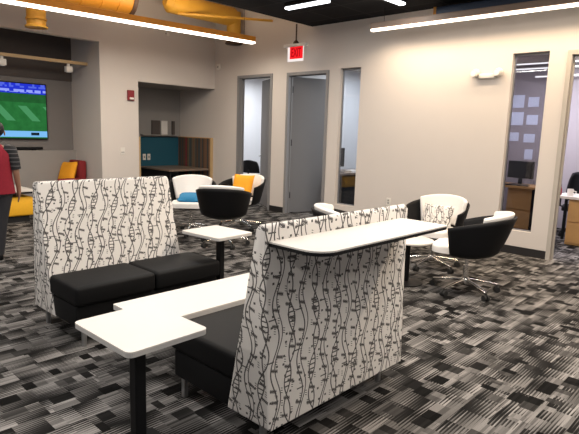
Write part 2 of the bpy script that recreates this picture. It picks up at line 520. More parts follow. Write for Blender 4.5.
# ------------------------------------------------------------------ high-back sofas
def sofa(loc, x_out, x_intop, x_inbot, x_seat, y0, y1, label, ytop, ybot, zt=1.10, x_outbot=None, inset=.02):
    """back panel between x_out and x_in, seat running to x_seat"""
    root = thing('high_back_sofa', label, 'sofa', loc, 0, 'high-back sofas facing each other')
    o = root.location; s = 1 if x_seat > x_out else -1
    zb = .13
    mb = MB(o)
    prof = [(x_out if x_outbot is None else x_outbot, zb)]
    rr = .024; n = 4
    xt0 = x_out; xt1 = x_intop
    for k in range(n + 1):
        a = R(90 * k / n); prof.append((xt0 + s * (rr - rr * math.cos(a)), zt - rr + rr * math.sin(a)))
    for k in range(n + 1):
        a = R(90 - 90 * k / n); prof.append((xt1 - s * (rr - rr * math.cos(a)), zt - rr + rr * math.sin(a)))
    prof.append((x_inbot, zb))
    N = len(prof)
    def yat(z, e): t = (z - zb) / (zt - zb); return ybot[e] * (1 - t) + ytop[e] * t
    A = [mb.bm.verts.new(Vector((p[0], yat(p[1], 0), p[1])) - o) for p in prof]
    B = [mb.bm.verts.new(Vector((p[0], yat(p[1], 1), p[1])) - o) for p in prof]
    fa = mb.bm.faces.new(A); fb = mb.bm.faces.new(B[::-1])
    for i in range(N): mb.bm.faces.new((A[i], B[i], B[(i + 1) % N], A[(i + 1) % N]))
    es = [e for e in list(fa.edges) + list(fb.edges)]
    bmesh.ops.bevel(mb.bm, geom=es, offset=.012, segments=3, affect='EDGES', profile=.5)
    mb.build('back_panel', 'helix', root, 35)
    def xin(z): t = (z - zb) / (zt - zb); return x_inbot * (1 - t) + x_intop * t
    xb = xin(.3)
    lo, hi = sorted((xb + s * .002, x_seat - s * .035))
    MB(o).box((lo, y0 + .012, .13), (hi, y1 - .012, .285), .012, 3).build('seat_base', 'blackfab', root, 40)
    ym = (y0 + y1) / 2
    lo, hi = sorted((xin(.43) + s * .004, x_seat))
    for a, b in ((y0, ym - .002), (ym + .002, y1)):
        mb = MB(o)
        mb.box((lo, a, .285), (hi, b, .425), .028, 4)
        for v in mb.bm.verts:     # slight crown
            p = v.co + o
            if p.z > .40:
                u = (p.x - lo) / (hi - lo) * 2 - 1; w = (p.y - a) / (b - a) * 2 - 1
                v.co.z += .012 * (1 - u * u) * (1 - w * w)
        mb.build('seat_cushion', 'blackfab', root, 50)
    xa = x_out + s * .07; xz = x_seat - s * inset
    for xx in (xa, xz):
        for yy in (y0 + .055, y1 - .1):
            MB(o).box((xx - .014, yy - .014, 0), (xx + .014, yy + .014, .132), .003, 1).build('leg', 'grayleg', root)
    return root
s1 = sofa((-3.6, 2.1, 0), -4.02, -3.94, -3.71, -3.335, 1.495, 2.73,
          'white helix-print high-back sofa with black seat facing the camera, left side', (1.505, 2.62), (1.495, 2.64), 1.082, -4.06)
s2 = sofa((-2.0, 2.1, 0), -1.60, -1.648, -1.88, -2.385, 1.585, 2.72,
          'white helix-print high-back sofa seen from behind with standing counter on its back', (1.545, 2.72), (1.585, 2.725), 1.10, -1.575, .075)
# standing counter bolted to the back of the near sofa
o = s2.location
poly = rrect(-1.60, 1.575, -1.30, 2.655, [.004, .10, .03, .004], 8)
c = MB(o).prism(poly, 1.018, 1.026).build('counter_top', 'whitelam', s2); c['label'] = 'white standing counter top'
e = MB(o).prism(poly, 1.004, 1.019).build('counter_edge', 'blackmetal', s2); e['label'] = 'black counter edge'
for yy in (1.8, 2.45): MB(o).prism([(-1.60, yy), (-1.38, yy), (-1.38, yy + .02), (-1.60, yy + .02)], .972, 1.004).build('bracket', 'blackmetal', s2)

# ------------------------------------------------------------------ tables
def pullup(loc, w, d, z, label, post=(0, 0), rz=0):
    root = thing('pull_up_table', label, 'table', loc, rz, 'white pull-up side tables')
    p = rrect(-w / 2, -d / 2, w / 2, d / 2, .028)
    MB().prism(p, z - .006, z).build('tabletop', 'whitelam', root)
    MB().prism(p, z - .024, z - .006).build('edge_band', 'whiteedge', root)
    px, py = post
    MB().box((px - .027, py - .027, .012), (px + .027, py + .027, z - .024), .006).build('post', 'blackmetal', root)
    MB().prism(rrect(px - .2, py - .19, px + .2, py + .19, .03), 0, .012).build('foot_plate', 'blackmetal', root)
    return root
pullup((-1.955, 1.155, 0), .46, .385, .650, 'square white pull-up table on black post, nearest the camera', (-.004, -.014), R(.8))
pullup((-3.475, 2.80, 0), .47, .40, .64, 'small white pull-up table on black post at far end of the left sofa', (.02, .02), R(4))
ct = thing('coffee_table', 'long white slab table pushed against black seat between the two sofas', 'table', (-2.615, 2.05, 0))
p = rrect(-2.83, 1.49, -2.390, 2.60, .008)
MB(ct.location).prism(p, .440, .448).build('tabletop', 'whitelam', ct)
MB(ct.location).prism(p, .415, .440).build('edge_band', 'whiteedge', ct)
for yy in (1.565, 2.45):
    MB(ct.location).box((-2.672, yy - .015, 0), (-2.642, yy + .015, .415), .004, 1).build('leg', 'blackmetal', ct)
rt_ = thing('round_table', 'round white table on black post beside white and black swivel chairs', 'table', (-2.72, 4.68, 0))
MB().lathe([(.235, .438), (.253, .442), (.255, .456), (.248, .460)], n=48).build('tabletop', 'whitelam', rt_, 30)
MB().tube([(0, 0, .02), (0, 0, .438)], .03, 14).build('post', 'blackmetal', rt_, 40)
MB().lathe([(.17, 0), (.17, .010), (.04, .02)], n=32).build('base_plate', 'blackmetal', rt_, 30)

# ------------------------------------------------------------------ tub chairs
def tub_chair(loc, rz, label, group):
    """faces local -Y, back at +Y"""
    root = thing('tub_chair', label, 'chair', loc, rz, group)
    def zt(a):
        return .700 + .082 * math.cos(a) - .012 * max(0, abs(a) - 1.4)
    A = 1.95
    def sh(off, tmin, tmax, amax, dz=0):
        def f(u, v):
            a = (u * 2 - 1) * amax; t = tmin + (tmax - tmin) * v
            r = .05 + .235 * min(1, t / .28) ** .75 + max(0, t - .28) * .09 - off
            z = .355 + (zt(a) + dz - .355) * max(0, (t - .05) / .95) ** 1.35
            back = max(0, math.cos(a)) ** 2 * max(0, t - .3) * .10
            r = max(.005, r + back)
            return (r * 1.03 * math.sin(a), r * math.cos(a), z)
        return f
    mb = MB(); mb.grid(sh(0, 0, 1, A), 37, 14)
    o = mb.build('shell', 'black', root, 60)
    m = o.modifiers.new('thick', 'SOLIDIFY'); m.thickness = .016; m.offset = -1
    mb = MB(); mb.grid(sh(.022, .42, 1.0, 1.0, .034), 25, 10)
    o = mb.build('back_pad', 'whitevinyl', root, 70)
    m = o.modifiers.new('thick', 'SOLIDIFY'); m.thickness = .045; m.offset = -1
    m = o.modifiers.new('soft', 'BEVEL'); m.width = .016; m.segments = 3; m.limit_method = 'ANGLE'; m.angle_limit = R(50)
    mb = MB(); poly = rrect(-.25, -.31, .25, .20, [.12, .12, .17, .17], 7)
    mb.prism(poly, .405, .475, .022, 4)
    mb.build('seat_cushion', 'whitevinyl', root, 50)
    MB().tube([(0, 0, .13), (0, 0, .27)], .028, 14).tube([(0, 0, .27), (0, 0, .36)], .018, 12).build('gas_lift', 'chrome', root, 40)
    MB().lathe([(.10, .352), (.13, .362), (.13, .372)], n=20).build('seat_plate', 'blackmetal', root, 40)
    mb = MB(); mb.lathe([(.035, .075), (.045, .09), (.04, .14), (.03, .15)], n=16)
    for k in range(5):
        a = 2 * PI * k / 5 + .85
        mb.tube([(.02 * math.cos(a), .02 * math.sin(a), .125), (.16 * math.cos(a), .16 * math.sin(a), .108), (.32 * math.cos(a), .32 * math.sin(a), .078)], [(.018, .014), (.015, .012), (.011, .010)], 10)
    mb.build('star_base', 'chrome', root, 40)
    for k in range(5):
        a = 2 * PI * k / 5 + .85; c, s_ = math.cos(a), math.sin(a)
        mb = MB(); x, y = .32 * c, .32 * s_
        mb.tube([(x, y, .05), (x, y, .078)], .010, 8)
        for q in (-1, 1):
            ox, oy = -s_ * .014 * q, c * .014 * q
            mb.tube([(x + ox * .5, y + oy * .5, .029), (x + ox * 1.9, y + oy * 1.9, .029)], .029, 14)
        mb.box((x - .012, y - .012, .03), (x + .012, y + .012, .06))
        mb.build('caster', 'rubber', root, 40)
    return root
def face(dx, dy): return math.atan2(dy, dx) + PI / 2     # rotz that turns local -Y to (dx,dy)
G1 = 'swivel tub chairs in the lounge by the booth niche'; G2 = 'swivel tub chairs round the white round table'
C1 = tub_chair((-6.20, 4.51, 0), face(.74, -.67), 'white and black swivel tub chair holding a blue cushion', G1)
C2 = dup(C1, (-5.29, 4.37, 0), face(-.65, .76), 'black swivel tub chair seen from behind, between blue and orange cushions')
C3 = dup(C1, (-6.05, 5.33, 0), face(.25, -.97), 'white and black swivel tub chair holding an orange cushion, near open door')
CD = dup(C1, (-2.87, 5.49, 0), face(.05, -1), 'white and black swivel tub chair holding a helix-print cushion', G2)
CE = dup(C1, (-2.165, 4.86, 0), face(-.97, -.22), 'black swivel tub chair seen side-on, nearest the tall dark window', G2)
CF = dup(C1, (-2.985, 4.09, 0), face(.70, .71), 'white-backed swivel tub chair mostly hidden behind the counter sofa', G2)

def M4(loc, rz, tilt, roll=0):
    return Matrix.Translation(loc) @ Matrix.Rotation(rz, 4, 'Z') @ Matrix.Rotation(tilt, 4, 'X') @ Matrix.Rotation(roll, 4, 'Z')
def on_chair(ch, lx, ly, z):
    a = ch.rotation_euler.z
    return Vector((ch.location.x + lx * math.cos(a) - ly * math.sin(a), ch.location.y + lx * math.sin(a) + ly * math.cos(a), z))
pillow('cushion', 'blue', .36, .34, .11, 'blue cushion lying on seat of white tub chair', 'cushion', M4(on_chair(C1, 0, -.03, .525), C1.rotation_euler.z, R(8)))
pillow('cushion', 'orange', .38, .36, .12, 'orange cushion propped in white tub chair near the open doors', 'cushion', M4(on_chair(C3, -.03, .09, .655), C3.rotation_euler.z, R(72)))
pillow('cushion', 'helix2', .37, .25, .11, 'white helix-print cushion propped in tub chair beyond the counter', 'cushion', M4(on_chair(CD, 0, .075, .605), CD.rotation_euler.z, R(72)))

# ------------------------------------------------------------------ lights hung in the room
def linear(name, p0, p1, label, lens, half=.03, h=.07, power=0, col=(1, 1, 1), spread=180, housing='fixture', tocel=None, group='linear ceiling lights'):
    p0 = Vector(p0); p1 = Vector(p1); c = (p0 + p1) / 2; d = p1 - p0; L = d.length; a = math.atan2(d.y, d.x)
    root = thing(name, label, 'light', c, a, group)
    MB().box((-L / 2, -half, .016), (L / 2, half, h), .008, 2).build('housing', housing, root)
    mb = MB(); mb.box((-L / 2 + .004, -half * .92, -.018 if half > .015 else -.008), (L / 2 - .004, half * .92, .0155), min(.012, half * .4), 3); mb.build('lens', lens, root, 50)
    if tocel:
        for q in (-.46, .46):
            MB().tube([(q * L, 0, h), (q * L, 0, tocel - c.z)], .004, 6).build('hanger', 'blackmetal', root)
    if power: area(name + '_lamp', (c.x, c.y, c.z - .024), L, half * 1.8, power, col, (0, 0, a), spread)
    return root
linear('linear_light', (-7.50, 1.2, 3.0), (-6.99, 6.4, 3.0), 'long glowing linear light along left side under amber ducts', 'lamp', .06, .10, 70, (1, .88, .72), 170, 'ductor', ZH)
linear('linear_light', (-4.68, 6.60, 3.0), (.6, 6.66, 3.0), 'long warm linear light hanging in front of cream back wall', 'lamp_warm', .034, .10, 58, (1, .77, .52), 150, 'fixture', ZC)
linear('linear_light', (-5.43, 5.58, 3.215), (-4.66, 5.58, 3.215), 'short white light on black ceiling nearest the red exit sign', 'lamp_cool', .05, .067, 10, (1, .93, .84), housing='blackmetal')
linear('linear_light', (-3.98, 6.30, 3.215), (-3.98, 5.0, 3.215), 'short white light on black ceiling right of the exit sign', 'lamp_cool', .05, .067, 12, (1, .93, .84), housing='blackmetal')
# unseen ceiling lights above and behind the camera
for i, (x, y) in enumerate(((-4.6, 3.4), (-1.6, 3.4), (-5.6, .2), (-2.4, .5), (.8, 2.6), (.6, -1.6), (-4, -2.2))):
    area('ceiling_lamp', (x, y, 3.2), 2.2, .12, 46, (1, .95, .89))
area('ceiling_lamp', (-.9, 4.3, 3.2), 2.6, .12, 95, (1, .82, .62))  # warm fill added to brighten the back wall; no such lamp seen
area('upper_uplight', (-7.25, 3.0, 3.12), .1, 5.5, 60, (1, .80, .58), (PI, 0, 0))
area('office_lamp_west', (-8.6, 8.6, 2.72), 1.6, 1.2, 75, (.93, .96, 1))
area('office_lamp_middle', (-5.5, 8.7, 2.72), 1.6, 1.2, 62, (.92, .97, 1))
area('office_lamp_east', (-2.75, 8.5, 2.72), 2.0, 1.0, 95, (.94, .90, 1))

w = bpy.data.worlds.new('world'); S.world = w; w.use_nodes = True
w.node_tree.nodes['Background'].inputs[0].default_value = (.95, .93, .95, 1)
w.node_tree.nodes['Background'].inputs[1].default_value = .25

# ducts
dk = thing('duct', 'orange round duct high at left above the linear light, with drop', 'duct', (-8.0, 3.0, 3.5), 0, 'painted ducts')
q = dk.location
MB(q).tube([(-8.0, -2, 3.52), (-8.0, 4.55, 3.52)], .27, 24).build('duct_run', 'ductor', dk, 40)
MB(q).tube([(-8.0, 4.55, 3.52), (-8.0, 4.62, 3.52)], .285, 24).build('end_cap', 'brown', dk, 40)
for yy in (3.75, 4.05, 4.32): MB(q).tube([(-8.0, yy, 3.52), (-8.0, yy + .035, 3.52)], .28, 24).build('rib', 'ductor', dk, 40)
MB(q).tube([(-8.0, 3.15, 2.87), (-8.0, 3.15, 3.5)], .128, 20).build('drop', 'duct', dk, 40)
MB(q).lathe([(.15, 2.845), (.155, 2.865), (.132, 2.875)], (-8.0, 3.15)).lathe([(.128, 2.945), (.142, 2.95), (.142, 2.975), (.128, 2.98)], (-8.0, 3.15)).build('diffuser', 'duct', dk, 40)
dk = thing('duct', 'amber round duct high by the room corner, bending down behind light', 'duct', (-8.0, 6.0, 3.5), 0, 'painted ducts')
q = dk.location
MB(q).tube([(-8.0, 5.28, 3.62), (-8.0, 5.36, 3.61), (-8.0, 6.76, 3.61)], [.08, .17, .17], 24).build('duct_run', 'duct', dk, 40)
MB(q).tube([(-8.0, 6.80, 3.70), (-8.0, 6.80, 3.16)], .135, 20).build('drop', 'duct', dk, 40)
MB(q).lathe([(.15, 3.115), (.165, 3.125), (.14, 3.165)], (-8.0, 6.80)).build('diffuser', 'brown', dk, 40)
MB(q).tube([(-7.95, 5.5, 3.45), (-7.1, 6.95, 3.47)], .022, 8).build('brace', 'duct', dk, 40)
nv = thing('ceiling_duct', 'dark navy duct under black ceiling at upper right above warm light', 'duct', (-2.2, 6.75, 3.16))
MB(nv.location).box((-3.72, 6.70, 3.09), (-.2, 6.92, 3.22), .02).build('duct_body', 'navy', nv)
MB(nv.location).box((-3.76, 6.71, 3.10), (-3.72, 6.93, 3.225)).build('end_cap', 'ductor', nv)
MB(nv.location).box((-3.0, 6.70, 3.222), (-.2, 6.94, 3.24)).build('top_rail', 'grayleg', nv)

# exit sign
ex = thing('exit_sign', 'red illuminated EXIT sign hanging on a stem below black ceiling edge', 'sign', (-6.27, 6.7, 2.68))
q = ex.location
MB(q).tube([(-6.27, 6.7, 2.97), (-6.27, 6.7, ZC)], .012, 8).build('stem', 'brown', ex)
MB(q).lathe([(.05, 2.965), (.045, 2.99), (.02, 3.02)], (-6.27, 6.7), 16).build('canopy', 'brown', ex, 40)
MB(q).box((-6.53, 6.66, 2.915), (-6.03, 6.74, 2.965), .008).build('top_bar', 'plastic', ex)
pn = MB(q).box((-6.45, 6.69, 2.68), (-6.10, 6.71, 2.915)).build('lit_panel', 'exit_white', ex)
MB(q).box((-6.395, 6.686, 2.72), (-6.10, 6.69, 2.915)).build('red_field', 'exit_red', pn)
def text(body, size, mat, parent, loc, rot, width=None, name='letters', off=.0):
    cu = bpy.data.curves.new(name, 'FONT'); cu.body = body; cu.size = size; cu.align_x = 'CENTER'; cu.align_y = 'CENTER'; cu.extrude = .001; cu.offset = off
    ob = bpy.data.objects.new('tmp', cu); COL.objects.link(ob)
    bpy.context.view_layer.update()
    me = bpy.data.meshes.new_from_object(ob.evaluated_get(bpy.context.evaluated_depsgraph_get()))
    bpy.data.objects.remove(ob)
    me.name = name
    me.materials.clear(); me.materials.append(M[mat])
    o = bpy.data.objects.new(name, me); COL.objects.link(o); o.parent = parent; o.location = loc; o.rotation_euler = rot
    if width:
        wx = max(v.co.x for v in me.vertices) - min(v.co.x for v in me.vertices)
        o.scale = (width / wx, 1, 1)
    return o
text('EXIT', .20, 'exit_letter', pn, (-6.25 - q.x, 6.684 - q.y, 2.815 - q.z), (R(90), 0, 0), .22, off=.002)

# wall devices
em = thing('emergency_light', 'white twin-head emergency light high on cream back wall', 'light', (-3.08, YW, 2.32))
q = em.location
MB(q).box((-3.17, YW - .05, 2.28), (-2.94, YW, 2.345), .015, 3).build('body', 'plastic', em, 40)
for xx in (-3.21, -2.90):
    h = MB(q).tube([(xx, YW - .11, 2.345), (xx, YW - .03, 2.355)], [.045, .058], 16).build('lamp_head', 'plastic', em, 40)
    MB(q).tube([(xx, YW - .114, 2.345), (xx, YW - .111, 2.345)], .036, 16).build('lens', 'whitevinyl', h, 40)
al = thing('fire_alarm', 'red fire alarm strobe on left wall beside the booth niche', 'alarm', (XL, 5.07, 2.06))
q = al.location
MB(q).box((XL, 5.005, 1.97), (XL + .045, 5.135, 2.155), .01).build('housing', 'alured', al)
MB(q).box((XL + .045, 5.03, 1.99), (XL + .07, 5.11, 2.025), .006).build('strobe_lens', 'plastic', al)
sw = thing('light_switch', 'white light switch plate on left wall below the fire alarm', 'switch', (XL, 4.90, 1.06))
q = sw.location
MB(q).box((XL, 4.855, 1.0), (XL + .008, 4.945, 1.13), .002).build('plate', 'plastic', sw)
MB(q).box((XL + .008, 4.87, 1.035), (XL + .014, 4.93, 1.05)).build('toggle', 'greyitem', sw)
sn = thing('wall_sensor', 'small pale sensor box high on back wall near corner', 'sensor', (-8.69, YW, 2.76))
MB(sn.location).box((-8.74, YW - .03, 2.71), (-8.64, YW, 2.82), .008).build('box', 'plastic', sn)
MB(sn.location).ball((-8.69, YW - .03, 2.76), .02).build('eye', 'greyitem', sn, 60)
sp = thing('sprinkler_head', 'tiny sprinkler head high on left wall above the niche', 'sprinkler', (XL, 5.84, 3.25))
MB(sp.location).tube([(XL, 5.84, 3.25), (XL + .06, 5.84, 3.25)], .014, 10).build('pipe', 'brown', sp, 40)
MB(sp.location).tube([(XL + .06, 5.84, 3.235), (XL + .064, 5.84, 3.235)], .035, 12).build('deflector', 'plastic', sp, 40)
ol = thing('wall_outlet', 'white outlet low on back wall behind the counter', 'outlet', (-4.47, YW, .47))
MB(ol.location).box((-4.51, YW - .008, .41), (-4.43, YW, .53), .002).build('plate', 'plastic', ol)
for zz in (.44, .48): MB(ol.location).box((-4.485, YW - .011, zz), (-4.455, YW - .008, zz + .025)).build('socket', 'greyitem', ol)

# ------------------------------------------------------------------ booth niche
def booth(loc, y0, y1, facing, label):
    root = thing('booth_bench', label, 'bench', loc, 0, 'booth benches in the niche'); q = root.location
    MB(q).box((-10.04, y0, .08), (-8.90, y1, 1.31), .01).build('back', 'stripe', root)
    MB(q).box((-8.90, y0, 0), (-8.865, y1, 1.325)).build('wood_edge', 'woodlite', root)
    MB(q).box((-10.04, y0, 1.31), (-8.90, y1, 1.325)).build('wood_cap', 'wood', root)
    a, b = (y1, y1 + .42) if facing > 0 else (y0 - .42, y0)
    MB(q).box((-10.04, a, .34), (-8.95, b, .45), .02).build('seat', 'blackfab', root)
    MB(q).box((-10.0, a + .02, 0), (-8.98, b - .02, .34)).build('plinth', 'base', root)
    return root
booth((-9.4, 6.97, 0), 6.95, 7.01, -1, 'dark striped booth bench back against right wall of niche')
booth((-9.4, 5.27, 0), 5.24, 5.295, 1, 'booth bench with pale wood edge at left side of niche')
tp = tag(MB().box((-10.048, 5.30, .55), (-10.03, 6.945, 1.305), .003).build('wall_panel', 'teal'), 'dark teal panel on back wall of the booth niche', 'panel')
bt = thing('booth_table', 'brown laminate table in the booth niche between benches', 'table', (-9.45, 6.4, 0))
MB(bt.location).prism(rrect(-10.02, 5.93, -8.87, 6.91, .02), .65, .68).build('tabletop', 'desktop', bt)
MB(bt.location).box((-10.0, 5.98, .465), (-8.93, 6.01, .65)).build('apron', 'base', bt)
MB(bt.location).box((-9.5, 6.1, 0), (-9.42, 6.18, .65)).build('post', 'blackmetal', bt)
for yy, n in ((6.075, 'left'), (6.185, 'right')):
    ou = thing('wall_outlet', 'white outlet on teal niche panel, the %s of two' % n, 'outlet', (-10.03, yy, .87), 0, 'outlets on the teal panel')
    MB(ou.location).box((-10.03, yy - .035, .81), (-10.02, yy + .035, .94), .002).build('plate', 'plastic', ou)
    MB(ou.location).box((-10.02, yy - .014, .85), (-10.017, yy + .014, .90)).build('socket', 'greyitem', ou)
sh = tag(MB().box((-10.048, 6.0, 1.335), (-9.93, 6.9, 1.355)).build('wall_shelf', 'wallgray'), 'thin gray shelf on niche wall above the teal panel', 'shelf')
for y0, y1, mt_, lab in ((6.26, 6.46, 'darkpaint_shade', 'dark framed print on niche shelf, leftmost'), (6.49, 6.65, 'plastic', 'pale framed print on niche shelf between dark frames'), (6.77, 6.84, 'darkpaint_shade', 'narrow dark frame on niche shelf, rightmost')):
    f = thing('picture_frame', lab, 'picture', (-10.02, (y0 + y1) / 2, 1.355), 0, 'frames on the niche shelf'); q = f.location
    MB(q).box((-10.035, y0, 1.355), (-10.005, y1, 1.655), .004).build('frame', mt_, f)
    MB(q).box((-10.005, y0 + .015, 1.375), (-10.002, y1 - .015, 1.635)).build('print', 'whitevinyl' if mt_ == 'plastic' else 'darkpaint_shade', f)

# ------------------------------------------------------------------ alcove
tv = thing('television', 'wall television showing green football field, in the alcove', 'television', (-9.93, 3.2, 1.2)); q = tv.location
MB(q).box((-9.904, 2.31, 1.225), (-9.865, 4.01, 2.205), .01).build('bezel', 'black', tv)
MB(q).box((-9.93, 2.9, 1.5), (-9.903, 3.4, 1.9)).build('wall_mount', 'blackmetal', tv)
scn = MB().box((0, 0, 0), (.003, 1.66, .94)).build('screen', 'tv', tv, loc=(-9.865 - q.x, 2.33 - q.y, 1.245 - q.z)); scn['label'] = 'lit football broadcast screen'
sb = thing('sound_bar', 'slim black sound bar on ledge below the television', 'speaker', (-9.87, 3.4, 1.03)); q = sb.location
MB(q).box((-9.91, 2.9, 1.045), (-9.84, 3.9, 1.09), .01).build('bar', 'black', sb)
for yy in (3.05, 3.75): MB(q).box((-9.90, yy - .03, 1.03), (-9.85, yy + .03, 1.045)).build('foot', 'rubber', sb)
tr = thing('track_light', 'pale wood track rail with two white spot heads, before television', 'light', (-9.3, 3.0, 2.56)); q = tr.location
MB(q).box((-9.34, 0, 2.55), (-9.26, 4.499, 2.60)).build('rail', 'woodlite', tr)
for yy in (3.10, 4.17):
    MB(q).box((-9.315, yy - .02, 2.50), (-9.285, yy + .02, 2.55)).build('adapter', 'plastic', tr)
    h = MB(q).box((-9.35, yy - .055, 2.405), (-9.25, yy + .055, 2.505), .012, 2).build('spot_head', 'plastic', tr, 40)
    MB(q).tube([(-9.30, yy, 2.4045), (-9.30, yy, 2.399)], .042, 14).build('spot_lens', 'whitevinyl', h, 40)
for yy in (.5, 2.2): MB(q).tube([(-9.3, yy, 2.585), (-9.3, yy, 3.4)], .005, 6).build('hanger', 'greyitem', tr)
yb = thing('lounge_bench', 'yellow lounge bench with white table slab, behind the person', 'bench', (-8.95, 2.75, 0)); q = yb.location
MB(q).box((-9.45, 1.9, .10), (-8.40, 3.15, .39), .03, 3).build('seat', 'yellow', yb, 50)
MB(q).box((-9.40, 1.95, .0), (-8.46, 3.10, .10)).build('plinth', 'base', yb)
MB(q).prism(rrect(-9.42, 2.5, -8.36, 3.17, .02), .445, .475).build('slab_edge', 'blackmetal', yb)
MB(q).prism(rrect(-9.42, 2.5, -8.36, 3.17, .02), .475, .50).build('table_slab', 'whitelam', yb)
for xx in (-9.3, -8.55): MB(q).box((xx - .02, 2.8, .385), (xx + .02, 2.84, .445)).build('slab_post', 'blackmetal', yb)
rc = thing('lounge_chair', 'dark red lounge chair in alcove corner holding an orange cushion', 'chair', (-9.5, 4.15, 0)); q = rc.location
MB(q).box((-9.80, 4.34, .12), (-9.36, 4.47, .86), .025, 3).build('back', 'red', rc, 50)
MB(q).box((-9.80, 3.92, .22), (-9.36, 4.34, .42), .03, 3).build('seat', 'red', rc, 50)
MB(q).box((-9.40, 3.94, .42), (-9.34, 4.34, .55), .02, 3).build('armrest', 'red', rc, 50)
for xx, yy in ((-9.76, 3.96), (-9.40, 3.96), (-9.76, 4.43), (-9.40, 4.43)): MB(q).tube([(xx, yy, 0), (xx, yy, .23)], .018, 8).build('leg', 'blackmetal', rc)
pillow('cushion', 'orange', .44, .42, .13, 'orange cushion leaning in dark red alcove chair', 'cushion', M4((-9.62, 4.235, .64), R(12), R(68), R(4)))

# ------------------------------------------------------------------ offices
def desk_chair(loc, rz, label, top=1.02):
    root = thing('office_chair', label, 'chair', loc, rz, 'black mesh office chairs')
    def bk(u, v):
        a = (u * 2 - 1) * .95; w = .235 * (1 - .25 * v ** 3)
        return (w * math.sin(a) / math.sin(.95), .24 - .07 * (1 - math.cos(a)) * 3 + .05 * v, .55 + (top - .55) * v - .03 * (u * 2 - 1) ** 2 * v)
    o = MB().grid(bk, 13, 9).build('backrest', 'black', root, 60); m = o.modifiers.new('t', 'SOLIDIFY'); m.thickness = .03
    MB().prism(rrect(-.24, -.25, .24, .2, .08), .42, .49, .02, 3).build('seat', 'blackfab', root, 50)
    MB().tube([(0, .15, .44), (0, .27, .5), (0, .27, .62)], .022, 8).build('back_post', 'blackmetal', root, 40)
    for s_ in (-1, 1):
        MB().tube([(s_ * .22, .05, .45), (s_ * .29, .05, .47), (s_ * .29, .05, .66), (s_ * .29, -.15, .67)], .016, 8).build('armrest', 'black', root, 40)
    MB().tube([(0, 0, .1), (0, 0, .42)], .025, 10).build('gas_lift', 'blackmetal', root, 40)
    mb = MB()
    for k in range(5):
        a = 2 * PI * k / 5; mb.tube([(0, 0, .11), (.28 * math.cos(a), .28 * math.sin(a), .075)], .016, 8)
    mb.build('star_base', 'blackmetal', root, 40)
    for k in range(5):
        a = 2 * PI * k / 5; mb = MB(); x, y = .28 * math.cos(a), .28 * math.sin(a)
        mb.tube([(x - .02 * math.sin(a), y + .02 * math.cos(a), .03), (x + .02 * math.sin(a), y - .02 * math.cos(a), .03)], .03, 10); mb.box((x - .012, y - .012, .03), (x + .012, y + .012, .08))
        mb.build('caster', 'rubber', root, 40)
    return root
K1 = desk_chair((-8.98, 8.3, 0), R(200), 'black office chair seen through leftmost open doorway', .84)
K3 = desk_chair((-2.30, 9.12, 0), R(10), 'black mesh-back chair behind desk in right-hand office')
def desk(loc, x0, x1, y0, y1, z, top, label, drawers=None):
    root = thing('office_desk', label, 'desk', loc); q = root.location
    MB(q).prism(rrect(x0, y0, x1, y1, .01), z - .035, z).build('desktop', top, root)
    for xx, yy in ((x0 + .04, y0 + .04), (x1 - .04, y0 + .04), (x0 + .04, y1 - .04), (x1 - .04, y1 - .04)):
        MB(q).box((xx - .02, yy - .02, 0), (xx + .02, yy + .02, z - .035)).build('leg', 'blackmetal', root)
    if drawers:
        a, b = drawers
        p = MB(q).box((a, y0 + .05, .02), (b, y1 - .08, z - .036)).build('pedestal', 'wood', root)
        for k in range(2):
            z0 = .05 + k * .31
            dd = MB(q).box((a + .01, y0 + .03, z0), (b - .01, y0 + .05, z0 + .29)).build('drawer', 'wood', p)
    return root
def monitor(loc, rz, w, h, label):
    root = thing('computer_monitor', label, 'monitor', loc, rz, 'black office monitors')
    MB().box((-w / 2, -.02, .11), (w / 2, .02, .11 + h), .008).build('bezel', 'screenblk', root)
    MB().box((-w / 2 + .015, -.022, .125), (w / 2 - .015, -.02, .095 + h)).build('screen', 'screenblk', root)
    MB().box((-.03, .0, .012), (.03, .03, .2)).build('neck', 'screenblk', root)
    MB().prism(rrect(-.13, -.09, .13, .09, .03), 0, .012).build('foot', 'screenblk', root)
    return root
# middle office, seen through the slim window
desk((-6.4, 8.4, 0), -6.83, -6.05, 7.75, 9.2, .76, 'desktop', 'brown desk in middle office seen through slim window')
tag(MB().box((-6.80, 7.85, .02), (-6.10, 9.1, .72)).build('file_cabinet', 'black'), 'black cabinet under desk behind slim window', 'cabinet')
monitor((-6.33, 8.02, .76), R(75), .34, .36, 'black monitor on desk seen through slim window')
pp = thing('paper_stack', 'white papers on desk behind slim window', 'papers', (-6.2, 8.25, .76))
MB(pp.location).box((-6.30, 8.20, .76), (-6.10, 8.46, .80)).build('stack', 'plastic', pp)
MB(pp.location).box((-6.28, 8.22, .8), (-6.12, 8.44, .803)).build('top_sheet', 'whitevinyl', pp)
ppl = thing('potted_plant', 'small green plant on desk behind slim window', 'plant', (-6.2, 8.66, .76)); M['leaf'] = solid('leaf_green', (.04, .10, .04), .6)
MB(ppl.location).lathe([(.035, .76), (.05, .83)], (-6.2, 8.66), 14).build('pot', 'greyitem', ppl, 40)
mb = MB(ppl.location)
for k in range(12):
    a = k * 2.4; mb.tube([(-6.2, 8.66, .82), (-6.2 + .04 * math.cos(a), 8.66 + .04 * math.sin(a), .89), (-6.2 + .09 * math.cos(a), 8.66 + .09 * math.sin(a), .93)], [(.004, .004), (.014, .004), (.002, .002)], 6)
mb.build('foliage', 'leaf', ppl, 60)
